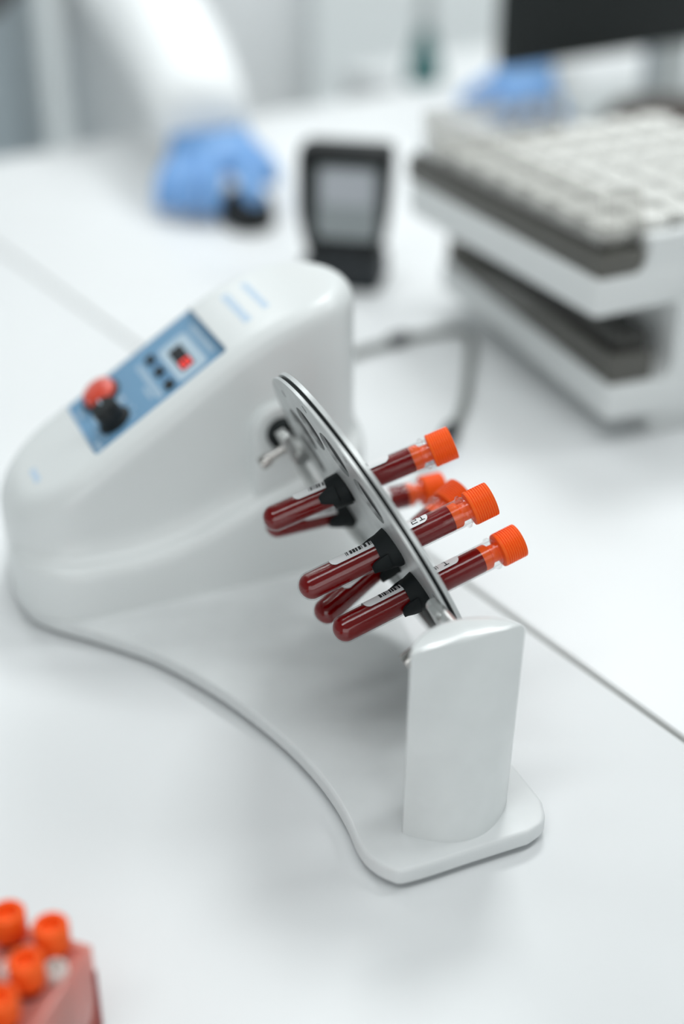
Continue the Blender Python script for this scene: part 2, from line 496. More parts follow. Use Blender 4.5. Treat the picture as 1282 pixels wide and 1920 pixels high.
# bearing boss, hub
E24 = math.radians(25.7)
DN = Vector((math.cos(E24), 0, math.sin(E24))); DW = Vector((-math.sin(E24), 0, math.cos(E24))); DS = Vector((0, 1, 0))
DC = Vector((1.4, 0, 105.6))
SH = Vector((-3.5, 0, 103))                                         # shaft line in (c, z)
bm = bmesh.new()
arch = [(SH.x+16.5*math.cos(PI*k/20), SH.z+16.5*math.sin(PI*k/20)) for k in range(21)]+[(SH.x-16.5, 60), (SH.x+16.5, 60)]
def arch_ring(y, ins): return [(SH.x+(x-SH.x)*(1-ins/17.5), y, SH.z+(z-SH.z)*(1-ins/17.5) if z > 61 else z) for x, z in arch]
bm_loft(bm, [arch_ring(122, 0), arch_ring(114.5, 0), arch_ring(113, .5), arch_ring(112.2, 1.6), arch_ring(112, 3)])
from_bm('bearing_boss', bm, M['shell'], rotor)
lathe('hub', [(0, 0), (8.6, 0), (9.4, .8), (9.4, 7), (8.4, 8.2), (0, 8.2)], M['rubber'], rotor, axis_frame((SH.x, 112.2, SH.z), (0, -1, 0)), 40)
lathe('drive_shaft', [(0, 0), (3.6, 0), (3.6, 28), (0, 28)], M['steel'], rotor, axis_frame((SH.x, 106, SH.z), (0, -1, 0)), 28)
lathe('idler_shaft', [(0, 0), (3.6, 0), (3.6, 30), (0, 30)], M['steel'], rotor, axis_frame((SH.x, -109, SH.z), (0, 1, 0)), 28)

# clamp brackets at both ends with knurled screws along -n
DF = Matrix((DS, DW, DN)).transposed().to_4x4(); DF.translation = DC         # disc frame: s, w, n
def dbox(name, b, mat, parent, bev=.6):
    bm = bmesh.new(); bm_box(bm, *b, bev=bev, seg=2); bmesh.ops.transform(bm, matrix=DF, verts=bm.verts)
    return from_bm(name, bm, mat, parent)
for sg in (1, -1):
    br = dbox('end_bracket', (80, 90, -22, 16, -11.5, -6) if sg > 0 else (-92, -83, -30, 4, -9.5, -6.5), M['steel'], rotor)
    p = Vector((-6.5, 86, 109)) if sg > 0 else Vector((-9, -100, 102))
    scr = lathe('clamp_screw', [(0, 0), (2.6, 0), (2.6, 15), (3.8, 15.4), (3.8, 21), (3.2, 22), (0, 22)], M['chrome'], br, axis_frame(p, -DN if sg > 0 else Vector((-.86, 0, -.5))), 20)
for w0 in (-46,):
    dbox('carrier_rail', (-82, 82, w0, w0+5, -7.5, -3.0), M['steel'], rotor)

# ---- the round tube carrier: two thin discs, a black disc painting the shade in their gap
TUBES = dict(   # bottom tip and cap end in rotor coordinates (c, s, z)
    front=((-52.4, -35.5, 96.3), (44.4, -44.5, 130.3)),
    low=((-41.5, -51.1, 78.7), (57.3, -51.5, 107.7)),
    far=((-50.5, 16.6, 105.8), (43.5, -5.2, 142.4)),
    hidden=((-39.0, 45.8, 84.1), (64.0, 43.2, 87.5)),
    behind=((-39.8, -27.0, 71.7), (52.2, .5, 109.0)))
def plane_hit(B, C):
    B = Vector(B); C = Vector(C); a = (C-B).normalized(); t = (DC-B).dot(DN)/a.dot(DN); X = B+a*t
    return (X-DC).dot(DS), (X-DC).dot(DW), X, a
HITS = {k: plane_hit(*v) for k, v in TUBES.items()}
holes = [(h[0], h[1], 7.6) for h in HITS.values()]
for k in range(12):
    a = math.radians(15+30*k); x, y = 57*math.cos(a), 57*math.sin(a)
    if all(math.hypot(x-h[0], y-h[1]) > 12.5+h[2]+.5 for h in holes[:5]): holes.append((x, y, 12.5))
for k in range(24):
    a = math.radians(15*k); x, y = 76*math.cos(a), 76*math.sin(a)
    holes.append((x, y, 2.2)) if k % 2 == 0 else None
for x, y in ((30, 28), (30, -30), (-8, 34), (-20, -44), (34, -2)):
    if all(math.hypot(x-h[0], y-h[1]) > 9+h[2]+1.5 for h in holes): holes.append((x, y, 9))
def disc(name, R, n0, n1, mat, parent, only_tubes=False):
    cu = bpy.data.curves.new(name, 'CURVE'); cu.dimensions = '2D'; cu.fill_mode = 'BOTH'
    for x, y, r in [(0, 0, R)]+(holes[:5] if only_tubes else holes):
        sp = cu.splines.new('POLY'); n = 160 if r == R else 40; sp.points.add(n-1); sp.use_cyclic_u = True
        for k, q in enumerate(sp.points): q.co = ((x+r*math.cos(2*PI*k/n))*MM, (y+r*math.sin(2*PI*k/n))*MM, 0, 1)
    cu.extrude = (n1-n0)/2*MM
    o = curve_mesh(name, cu, mat, parent)
    m = DF @ Matrix.Translation((0, 0, (n0+n1)/2))
    m.translation = m.translation*MM
    o.data.transform(m)
    return o
carrier = disc('tube_carrier_disc', 85, -2.9, -1.4, M['plate'], rotor)
disc('dark_gap_disc', 83.4, -1.4, .5, M['rubber'], carrier, True)  # black disc stands in for the shade between the two plates
disc('outer_plate', 85, .5, 2.6, M['plate'], carrier)
for k, (hs, hw, X, a) in HITS.items():
    F = axis_frame(X, a, DW) @ Matrix.Diagonal((1.08, 1.08, 1, 1))
    small = k in ('far',)
    ro = 8.3 if small else 9.6
    bm = bmesh.new()
    bm_lathe(bm, [(6.75, -11.5), (7.3, -11.8), (7.8, -10), (ro, -4.0), (ro, -2.2), (7.2, -2.0), (7.2, 2.4), (6.75, 2.4), (6.75, -11.5)], F, 36)
    # two gripping lips reaching along the tube
    for a0 in ((95, 265) if not small else (60,)):
        ring_ = []
        for z, w, r0, r1 in ((-8, 30, 6.75, 9.2), (-12, 26, 6.75, 8.9), (-15.5, 18, 7.0, 8.6), (-17.2, 10, 7.6, 9.2)):
            pts = []
            for q in range(7): aa = math.radians(a0-w+2*w*q/6); pts.append(F @ Vector((r1*math.cos(aa), r1*math.sin(aa), z)))
            for q in range(7): aa = math.radians(a0+w-2*w*q/6); pts.append(F @ Vector((r0*math.cos(aa), r0*math.sin(aa), z)))
            ring_.append(pts)
        bm_loft(bm, ring_)
    from_bm('tube_clip', bm, M['rubber'], carrier)

# ------------------------------------------------------------------ blood tubes (things of their own, held by the clips)
GL = 91
def hemi(r, c, n=10): return [(r*math.sin(PI/2*k/n), c-r*math.cos(PI/2*k/n)) for k in range(n+1)]
def tube_parts(root, label_marks, full=True):
    # glass wall
    prof = hemi(6.5, 6.5)+[(6.5, 86), (6.8, 86.4), (7.6, 87.0), (7.6, 88.2), (6.6, 88.8), (6.2, 90), (6.2, GL)]
    inn = [(5.95, GL), (5.95, 80)]+[(r, z) for r, z in reversed(hemi(5.95, 6.55))]
    g = lathe('glass_tube', prof+inn, M['glass'], root)
    # blood column
    bl = hemi(5.9, 6.6)+[(5.9, 80.6), (5.6, 81), (0, 81)]
    lathe('blood', bl, M['blood'], root)
    # orange screw cap: ribbed skirt and an inner plug reaching into the neck
    bm = bmesh.new()
    prof = [(0, 90.6), (6.4, 90.6), (7.7, 90.8), (7.9, 91.4)]
    z = 91.6
    for k in range(9): prof += [(7.95, z), (7.95, z+.75), (7.6, z+.95), (7.6, z+1.1)]; z += 1.2
    prof += [(7.9, z+.2), (7.8, 103-.9), (7.2, 103-.2), (6.2, 103), (5.4, 102.7), (5.2, 100.8), (0, 100.6)]
    bm_lathe(bm, prof, n=56)
    bm_lathe(bm, [(0, 81.1), (5.6, 81.1), (5.8, 81.6), (5.8, 84.6), (5.2, 85.4), (4.1, 86.2), (4.1, 91), (0, 91)], n=40)
    from_bm('screw_cap', bm, M['cap'], root)
    # paper label on the upper side, with its bar code and number
    z0, z1, a0, a1, rc = 19, 70.5, math.radians(32), math.radians(150), 3.2
    bm = bmesh.new(); rr = 6.56; nz, na = 60, 30
    def cut(z):                                  # how much of the arc is lost at the rounded corners (mm of arc)
        d = min(z-z0, z1-z); return 0 if d >= rc else rc-math.sqrt(max(0, rc*rc-(rc-d)**2))
    grid = []
    for i in range(nz+1):
        z = z0+(z1-z0)*i/nz
        if i < 8: z = z0+rc*(i/8)**1.5
        if i > nz-8: z = z1-rc*((nz-i)/8)**1.5
        c = cut(z)/rr
        grid.append([bm.verts.new((rr*math.cos(a0+c+(a1-a0-2*c)*j/na), rr*math.sin(a0+c+(a1-a0-2*c)*j/na), z)) for j in range(na+1)])
    for i in range(nz):
        for j in range(na): bm.faces.new((grid[i][j], grid[i][j+1], grid[i+1][j+1], grid[i+1][j]))
    r2 = 6.62
    def patch(zA, zB, aA, aB):
        n = max(2, int(abs(aB-aA)/.08)); lo = []; hi = []
        for j in range(n+1):
            a = aA+(aB-aA)*j/n
            lo.append(bm.verts.new((r2*math.cos(a), r2*math.sin(a), zA))); hi.append(bm.verts.new((r2*math.cos(a), r2*math.sin(a), zB)))
        for j in range(n):
            f = bm.faces.new((lo[j], lo[j+1], hi[j+1], hi[j])); f.material_index = 1
    z = 27.5; rnd = random.Random(label_marks['seed'])
    while z < 60:
        w = rnd.choice((.3, .3, .5, .9, 1.2)); patch(z, min(z+w, 60.5), math.radians(48), math.radians(118)); z += w+rnd.choice((.35, .35, .6, 1.0))
    # digits: strokes; x runs along the tube, y round it
    def digit(ch, zc):
        h0, h1 = math.radians(44), math.radians(80); hm = (h0+h1)/2; t = .085
        zl, zr = zc-1.5, zc+1.5
        if ch == '1':
            patch(zc-.28, zc+.28, h0, h1); patch(zl+.2, zc, h1-t*1.2, h1); patch(zl+.1, zr-.1, h0, h0+t)
        if ch == '2':
            patch(zl, zr, h1-t, h1); patch(zr-.5, zr, hm, h1); patch(zl, zr, hm-t/2, hm+t/2); patch(zl, zl+.5, h0, hm); patch(zl, zr, h0, h0+t)
    for k, ch in enumerate(label_marks.get('num', '')): digit(ch, 63.6+3.9*k)
    for v in bm.verts: v.co.y = -v.co.y
    from_bm('label', bm, [M['label'], M['ink']], root)
    return g
CAM = Vector((0, 0, 466))
rotM = Matrix.Translation((13.5, 618, 0)) @ Matrix.Rotation(ROT, 4, 'Z')
INFO = dict(
    front=('blood tube with the number 21 on its label, middle of the disc', '21', 3, 0),
    low=('lowest and nearest of the capped blood tubes in the disc, beside the white pillar', '1', 5, 0),
    far=('topmost blood tube in the disc, its orange cap highest and farthest from the pillar', '', 8, 0),
    hidden=('blood tube half hidden behind the disc, its white label facing the camera', '', 9, 40),
    behind=('blurred blood tube whose round end shows between the two nearest tubes', '', 12, 25))
for k, (B, C) in TUBES.items():
    lab, num, seed, spin = INFO[k]
    Bw = rotM @ Vector(B); Cw = rotM @ Vector(C); a = (Cw-Bw).normalized()
    tdir = (Vector((0, 0, 466))-(Bw+Cw)/2); tdir -= a*tdir.dot(a); tdir.normalize()
    F = axis_frame(Bw, a, tdir)
    root = empty('blood_tube', (0, 0, 0), 0, lab, 'test tube', 'blood tubes in the rotator')
    F2 = F @ Matrix.Rotation(math.radians(spin), 4, 'Z')
    F2.translation = F2.translation*MM
    root.matrix_world = F2 @ Matrix.Diagonal((1.08, 1.08, 1, 1))
    tube_parts(root, dict(seed=seed, num=num))

# ------------------------------------------------------------------ foreground rack of short orange capped tubes
bdir = Vector((-.94, .34)).normalized()
rang = math.atan2(bdir.y, bdir.x)                 # local x runs left along the far side, local y toward the camera
rack = empty('tube_rack', (-96.7, 392.6, 0), rang, 'red translucent rack standing at the near left corner of the desk', 'tube rack')
LX, LY, HZ = 62, 100, 46
box('side_wall', (0, 2, 0, LY, 0, HZ), M['redacr'], rack, bev=.5, seg=2)
box('side_wall', (LX-2, LX, 0, LY, 0, HZ), M['redacr'], rack, bev=.5, seg=2)
box('end_wall', (2, LX-2, 0, 2, 0, HZ), M['redacr'], rack, bev=.5, seg=2)
box('end_wall', (2, LX-2, LY-2, LY, 0, HZ), M['redacr'], rack, bev=.5, seg=2)
box('bottom_plate', (2, LX-2, 2, LY-2, 0, 2), M['redacr'], rack, bev=.3, seg=2)
tag(box('corner_post', (-.5, 1.2, -.6, 1.6, 0, HZ-14), M['redcore'], rack, bev=.3), 'dark red corner post')
ORANGE = [(13 if i == 0 else 32 if i == 1 else 51, 6.6+18.4*j) for i in range(3) for j in range(5)]
WHITE = [(6.6, 15.8), (22.6, 21.6)]
cu = bpy.data.curves.new('top_plate', 'CURVE'); cu.dimensions = '2D'; cu.fill_mode = 'BOTH'
sp = cu.splines.new('POLY'); sp.points.add(3); sp.use_cyclic_u = True
for q, (x, y) in zip(sp.points, ((2, 2), (LX-2, 2), (LX-2, LY-2), (2, LY-2))): q.co = (x*MM, y*MM, 0, 1)
for (x, y), r in [(p, 5.6 if p[1] > 7 else 4.5) for p in ORANGE]+[(p, 3.8) for p in WHITE]:
    sp = cu.splines.new('POLY'); sp.points.add(27); sp.use_cyclic_u = True
    for k, q in enumerate(sp.points): q.co = ((x+r*math.cos(2*PI*k/28))*MM, (y+r*math.sin(2*PI*k/28))*MM, 0, 1)
cu.extrude = 1*MM
o = curve_mesh('top_plate', cu, M['redacr'], rack); o.data.transform(Matrix.Translation((0, 0, 42*MM)))
rackM = Matrix.Translation((-96.7*MM, 392.6*MM, 0)) @ Matrix.Rotation(rang, 4, 'Z')
def short_tube(capmat, rc, top):
    r_ = empty('capped_tube', (0, 0, 0)); k = rc/6.2
    lathe('tube_body', [(0, 0), (2.4*k, .3), (4.3*k, 2.4), (4.4*k, top-12), (4.4*k, top-10.2), (3.9*k, top-10.2), (3.8*k, 3), (0, 1)], M['glass'], r_, None, 28)
    lathe('blood', [(0, 1.2), (3.7*k, 3.2), (3.7*k, top-16), (0, top-16)], M['blood'], r_, None, 28)
    z0 = top-12
    lathe('screw_cap', [(4.6*k, z0), (5.9*k, z0), (6.2*k, z0+.5), (6.2*k, top-.9), (5.6*k, top), (4.1*k, top-.1), (3.7*k, top-1.2), (3.5*k, top-3.4), (0, top-3.6)], capmat, r_, None, 36)
    return r_
wh = [('short tube with white stopper beside the right wall of the red rack', 0), ('short tube with white stopper between the orange caps, at the left picture edge', 1)]
oc = {0: 'orange capped short tube at the far right corner of the red rack', 1: 'orange capped short tube second along the right side of the red rack',
      2: 'orange capped short tube third along the right side of the red rack', 3: 'orange capped short tube nearest the camera in the right row of the rack',
      5: 'orange capped short tube at the far end of the rack, by the left picture edge'}
proto = None
for k, lab in oc.items():
    x, y = ORANGE[k]
    if proto is None: proto = r_ = short_tube(M['cap'], 7.0, 57)
    else: r_ = copy_tree(proto)
    r_.matrix_world = Matrix.Translation(rackM @ Vector((x*MM, y*MM, 2.2*MM)))
    tag(r_, lab, 'test tube', 'orange capped short tubes in the red rack')
proto = None
for lab, k in wh:
    x, y = WHITE[k]
    if proto is None: proto = r_ = short_tube(M['lid'], 4.6, 46)
    else: r_ = copy_tree(proto)
    r_.matrix_world = Matrix.Translation(rackM @ Vector((x*MM, y*MM, 2.2*MM)))
    tag(r_, lab, 'test tube', 'white stoppered short tubes in the red rack')

# ------------------------------------------------------------------ cable behind the rotator
cab = empty('power_cable', (60, 980, 0), 0, 'grey cable with black plug lying bent on the desk behind the rotator', 'cable')
o_ = Vector((60, 980, 0))
pts = [(-62, 832, 8), (-60, 870, 4), (-48, 950, 4), (-22, 1025, 4), (13, 1060, 4), (32, 1072, 4), (52, 1086, 5), (76, 1098, 4), (97, 1107, 4), (108, 1094, 4), (104, 1060, 4), (98, 1010, 4), (92, 965, 4), (84, 932, 4), (80, 918, 5)]
path_tube('cord', [Vector(p)-o_ for p in pts], 3.4, M['cable'], cab)
lathe('strain_knot', [(0, 0), (4.5, 1), (5.5, 5), (5.5, 15), (4.5, 19), (0, 20)], M['dkgrey'], cab, axis_frame(Vector((38, 1076, 5.6))-o_, (20, 14, 0)), 20)
lathe('plug', [(0, 0), (4, 0), (5.5, 3), (6, 10), (6, 24), (5, 27), (0, 27)], M['black'], cab, axis_frame(Vector((80.5, 921, 6.1))-o_, (-9, -28, 0)), 24)
lathe('blue_sleeve', [(0, 0), (5.2, 0), (5.6, 2), (5.2, 20), (4.4, 22), (0, 22)], M['blue_tag'], cab, axis_frame(Vector((71.5, 895, 5.8))-o_, (-12, -22, 0)), 24)
lathe('plug_tip', [(0, 0), (4, 0), (3.6, 14), (0, 15)], M['dkgrey'], cab, axis_frame(Vector((61, 876, 5.4))-o_, (-14, -12, 0)), 20)

# ------------------------------------------------------------------ black handheld terminal in its cradle
term = empty('handheld_terminal', (3, 1222, 0), math.radians(-12), 'black upright handheld terminal with a pale screen, beyond the rotator housing', 'terminal')
tl = math.radians(-8)
bm = bmesh.new()
def tring(z, x0, x1, y0, y1, r): return [(x, y, z) for x, y in round_poly([(x0, y0), (x1, y0), (x1, y1), (x0, y1)], r, 5)]
bm_loft(bm, [tring(0, -36, 32, -18, 34, 5), tring(3, -38, 34, -20, 36, 6), tring(24, -38, 34, -18, 34, 6), tring(28, -36, 32, -14, 32, 6)])
from_bm('cradle', bm, M['dkgrey'], term); term.scale = (1, 1, .95)
bm = bmesh.new()
bm_loft(bm, [tring(18, -26, 28, -10, 12, 4), tring(40, -38, 34, -8, 20, 6), tring(66, -44, 38, -5, 26, 7), tring(118, -45, 40, 2, 34, 7), tring(127, -43, 39, 4, 34, 7), tring(130, -38, 34, 8, 30, 6)])
body = from_bm('terminal_body', bm, M['black'], term)
# screen lies on the sloped front face between z 66 and 118
def front_y(z): return interp([(18, -10), (40, -8), (66, -5), (118, 2), (127, 4)], z)
def face_patch(name, x0, x1, z0, z1, mat, parent, out=.8, r=5):
    o2 = round_poly([(x0, z0), (x1, z0), (x1, z1), (x0, z1)], r, 5)
    bm = bmesh.new()
    bm_loft(bm, [[(x, front_y(z)+1.5, z) for x, z in o2], [(x, front_y(z)-out, z) for x, z in o2]])
    return from_bm(name, bm, mat, parent)
sc = face_patch('screen', -25, 29, 47, 112, M['screen'], body)
face_patch('screen_content', -21, 25, 78, 109, M['screen2'], sc, out=1.0)
for i in range(3): face_patch('key', -17+12*i, -8+12*i, 28, 38, M['dkgrey'], body, out=1.2, r=2)

# ------------------------------------------------------------------ small white box between terminal and rack
wb = empty('storage_box', (128, 1500, 0), math.radians(8), 'small bright white box standing between the black terminal and the rack', 'box')
box('box_body', (-38, 38, -20, 40, 0, 52), M['rackwhite'], wb, bev=6)
box('lid', (-40, 40, -22, 42, 50, 62), M['table'], wb, bev=6)

# ------------------------------------------------------------------ two-tier rack on the right
RL = Vector((-.36, .933)).normalized()
r_ang = math.atan2(RL.y, RL.x)-PI/2               # local y = l (away), local x = r (right)
tier = empty('sample_rack', (188, 900, 0), r_ang, 'white two-tier sample rack with dark lower compartment, right of the rotator', 'rack')
def rail(name, z0, z1, x0, x1, y0, y1, rad):
    o2 = round_poly([(x0, y0), (x1, y0), (x1, y1), (x0, y1)], [rad, 2, 2, rad], 6)
    return prism(name, o2, z0, z1, M['rackwhite'], tier, bev=3.5, seg=3)
rail('lower_shelf', 20, 46, -2, 58, 0, 282, 6)
o_up = rail('upper_shelf', 100, 126, -19, 230, 0, 258, 6)
rail('foot_block', 0, 21, 40, 230, 8, 270, 4)
# body to the right of the openings, with rounded opening corners
bm = bmesh.new()
prof = [(56, 44), (56, 102), (230, 102), (230, 18), (40, 18), (40, 44)]
o2 = [(34, 44)]+[(34+14*math.sin(math.radians(a)), 58-14*math.cos(math.radians(a))) for a in range(0, 91, 10)]+[(48, 102), (230, 102), (230, 20), (34, 20)]
bm_loft(bm, [[(x, 1, z) for x, z in o2], [(x, 281, z) for x, z in o2]])
from_bm('rack_body', bm, M['rackwhite'], tier)
o2 = [(8, 125)]+[(8+14*math.sin(math.radians(a)), 139-14*math.cos(math.radians(a))) for a in range(0, 91, 10)]+[(22, 150), (228, 150), (228, 125)]
bm = bmesh.new(); bm_loft(bm, [[(x, 1, z) for x, z in o2], [(x, 12, z) for x, z in o2]])
o_rim = from_bm('front_rim', bm, M['rackwhite'], tier)
# loose tray and cover sitting on the shelves
tw = Matrix.Translation((188, 900, 0)) @ Matrix.Rotation(r_ang, 4, 'Z')
TURN = math.radians(6)
tw2 = tw @ Matrix.Translation((-19, 0, 0)) @ Matrix.Rotation(TURN, 4, 'Z') @ Matrix.Translation((19, 0, 0))
for o in (o_up, o_rim):
    o.data.transform(Matrix.Translation((-19*MM, 0, 0)) @ Matrix.Rotation(TURN, 4, 'Z') @ Matrix.Translation((19*MM, 0, 0)))
def on_rack(name, label, cat, z):
    up = z > 100
    return empty(name, (tw2 if up else tw) @ Vector((0, 0, z)), r_ang+(TURN if up else 0), label, cat)
lt = on_rack('sample_tray', 'dark smoked tray in the lower compartment of the white two-tier rack', 'tray', 46)
box('dark_interior_block', (8, 33, 12, 268, 0, 34), M['darktray'], lt, bev=2)  # dark block stands in for the shadow inside the compartment
box('front_panel', (0, 2.5, 4, 274, 0, 22), M['midtray'], lt, bev=.6)
box('end_panel', (2.5, 33.5, 4, 6.5, 0, 22), M['midtray'], lt, bev=.6)
ut = on_rack('sample_tray', 'dark smoked tray under the rows of white lids on the top shelf', 'tray', 126)
box('tray_floor', (-12, 226, 14, 262, 0, 2), M['darktray'], ut, bev=.5)
box('front_panel', (-16, -13.5, 3, 264, 0, 17), M['midtray'], ut, bev=.6)
box('end_panel', (-13.5, 20, 3, 5.5, 0, 17), M['midtray'], ut, bev=.6)
box('tray_liner', (-12, -8, 14, 262, 2, 21), M['darktray'], ut, bev=.5)
cv_ = on_rack('acrylic_cover', 'clear smoked acrylic cover standing over the white lids on the rack', 'cover', 150)
def slant(name, quad, th, mat, parent):
    a, b, c, d = [Vector(p) for p in quad]; n = (b-a).cross(d-a).normalized()*th
    bm = bmesh.new(); bm_loft(bm, [[a, b, c, d], [a+n, b+n, c+n, d+n]])
    return from_bm(name, bm, mat, parent, smooth=False)
slant('side_sheet', ((-16, 3, .2), (-16, 232, .2), (-20, 232, 37), (-20, 3, 37)), -2, M['smoke'], cv_)
slant('end_sheet', ((-13.5, 3, .2), (20, 3, .2), (10, 3, 37), (-17.5, 3, 37)), -2, M['smoke'], cv_)
slant('back_sheet', ((-13.5, 232, .2), (110, 232, .2), (106, 232, 37), (-17.5, 232, 37)), 2, M['smoke'], cv_)
# cups with white lids in rows
cproto = None
ci = 0
for j in range(7):
    for i in range(7):
        x, y = 8+32.5*i, 30+33.5*j
        p = tw2 @ Vector((x, y, 128))
        if cproto is None:
            cproto = empty('sample_cup', (0, 0, 0)); 
            lathe('cup_body', [(0, 0), (11.5, 0), (13, 1), (14, 22), (0, 22)], M['cup'], cproto, None, 24)
            lathe('lid', [(14, 20), (15.2, 20), (15.4, 27), (14.6, 28.5), (12, 28.8), (11.4, 27.6), (0, 27.4)], M['lid'], cproto, None, 28)
            c_ = cproto
        else: c_ = copy_tree(cproto)
        c_.location = p*MM
        tag(c_, 'white lidded sample cup in the rows on the top shelf of the rack', 'cup', 'white lidded cups on the rack')

# ------------------------------------------------------------------ monitor seen from behind
mang = math.atan2(.52, .85)
mo = empty('monitor', (188, 1653, 0), mang, 'black computer monitor seen from behind at the upper right', 'monitor')
bm = bmesh.new(); bm_box(bm, 0, 520, 0, 26, 92, 410, bev=4); from_bm('back_shell', bm, M['mon'], mo)
box('screen_panel', (6, 514, 25.5, 28, 98, 404), M['display'], mo, bev=.5)
box('stand_column', (235, 295, 8, 34, 10, 200), M['monstand'], mo, bev=4)
box('stand_foot', (150, 380, -20, 150, 0, 10), M['monstand'], mo, bev=4)

# dark pouch and papers under the monitor
pc = empty('pouch', (385, 1650, 0), math.radians(-12), 'dark brown rounded pouch lying behind the rack, below the monitor', 'pouch')
bm = bmesh.new()
bm_loft(bm, [tring(0, -80, 90, -45, 45, 40), tring(8, -90, 100, -52, 52, 44), tring(34, -88, 98, -50, 50, 44), tring(52, -70, 84, -38, 38, 36), tring(60, -40, 54, -20, 20, 18)])
from_bm('pouch_body', bm, M['pouch'], pc)
path_tube('zip', [(-84, -34, 40), (-40, -50, 42), (30, -51, 42), (92, -34, 40)], 2.2, M['black'], pc)

# ------------------------------------------------------------------ computer mouse under the gloved hand
ms = empty('computer_mouse', (-96, 1402, 0), math.radians(12), 'black computer mouse under the blue gloved hand', 'mouse')
bm = bmesh.new()
def mring(z, k, fx=1): return [(28*k*math.cos(2*PI*q/32), 48*k*math.sin(2*PI*q/32), z) for q in range(32)]
bm_loft(bm, [mring(0, .96), mring(4, 1), mring(14, .97), mring(22, .82), mring(27, .55), mring(28.5, .2)])
from_bm('mouse_shell', bm, M['black'], ms)
lathe('scroll_wheel', [(0, -3), (6, -3), (6.5, 0), (6, 3), (0, 3)], M['dkgrey'], ms, axis_frame((0, -26, 20), (1, 0, 0)), 20)

# ------------------------------------------------------------------ the person in the white coat, leaning over the desk end
pers = empty('person', (-240, 2420, FZ), 0, 'person in white lab coat and blue gloves, one hand on the black mouse', 'person')
OFF = Vector((-240, 2420, FZ))
def skin_obj(name, nodes, edges, mat, parent, sub=2, root=0):
    me = bpy.data.meshes.new(name)
    me.from_pydata([tuple((Vector(n[0])-OFF)*MM) for n in nodes], edges, [])
    o = link(name, me, mat, parent, smooth=False)
    sk = o.modifiers.new('skin', 'SKIN'); sk.use_smooth_shade = True
    for v, n in zip(me.skin_vertices[0].data, nodes):
        r = n[1]; v.radius = (r[0]*MM, r[1]*MM) if isinstance(r, tuple) else (r*MM, r*MM)
        v.use_root = False
    me.skin_vertices[0].data[root].use_root = True
    sb = o.modifiers.new('sub', 'SUBSURF'); sb.levels = sub; sb.render_levels = sub
    baked(o); o.data.polygons.foreach_set('use_smooth', [True]*len(o.data.polygons))
    if not o.data.materials: o.data.materials.append(mat)
    return o
HIP = (-240, 2310, 120)
body = skin_obj('body', [(HIP, (150, 105)), ((-240, 2300, 340), (140, 100)), ((-240, 2250, 560), (150, 100)), ((-240, 2205, 680), 58), ((-240, 2170, 760), (72, 85)), ((-240, 2135, 850), (76, 92)), ((-240, 2150, 900), (50, 60)),
    ((-330, 2320, 60), 88), ((-335, 2410, -300), 62), ((-335, 2430, -690), 42), ((-335, 2340, -715), 36),
    ((-150, 2320, 60), 88), ((-145, 2410, -300), 62), ((-145, 2430, -690), 42), ((-145, 2340, -715), 36),
    ((-415, 2230, 560), 52), ((-400, 1960, 330), 42), ((-190, 1650, 110), 33), ((-148, 1530, 72), 28),
    ((-65, 2230, 560), 52), ((250, 2140, 300), 42), ((270, 1930, 70), 33), ((250, 1900, 52), 28)],
    [(0, 1), (1, 2), (2, 3), (3, 4), (4, 5), (5, 6), (0, 7), (7, 8), (8, 9), (9, 10), (0, 11), (11, 12), (12, 13), (13, 14), (2, 15), (15, 16), (16, 17), (17, 18), (2, 19), (19, 20), (20, 21), (21, 22)], M['skin'], pers)
skin_obj('hair', [((-240, 2150, 925), 62), ((-240, 2195, 890), 72), ((-240, 2215, 820), 60)], [(0, 1), (1, 2)], M['hair'], pers)
skin_obj('trousers', [((-240, 2300, 60), (120, 90)), ((-330, 2300, 0), 78), ((-335, 2412, -300), 78), ((-335, 2432, -670), 60), ((-150, 2300, 0), 78), ((-145, 2412, -300), 78), ((-145, 2432, -670), 60)],
    [(0, 1), (1, 2), (2, 3), (0, 4), (4, 5), (5, 6)], M['trouser'], pers)
coat = skin_obj('lab_coat', [((-240, 2270, -320), (205, 165)), ((-240, 2290, 60), (215, 150)), ((-240, 2295, 330), (185, 140)), ((-240, 2255, 560), (175, 128)), ((-240, 2225, 640), (95, 80)),
    ((-425, 2232, 560), 78), ((-400, 1960, 330), 66), ((-190, 1640, 122), 62), ((-150, 1500, 96), 56), ((-139, 1452, 74), 50),
    ((-55, 2232, 560), 78), ((250, 2140, 300), 64), ((272, 1970, 92), 48), ((258, 1918, 62), 40)],
    [(0, 1), (1, 2), (2, 3), (3, 4), (3, 5), (5, 6), (6, 7), (7, 8), (8, 9), (3, 10), (10, 11), (11, 12), (12, 13)], M['coat'], pers, root=1)
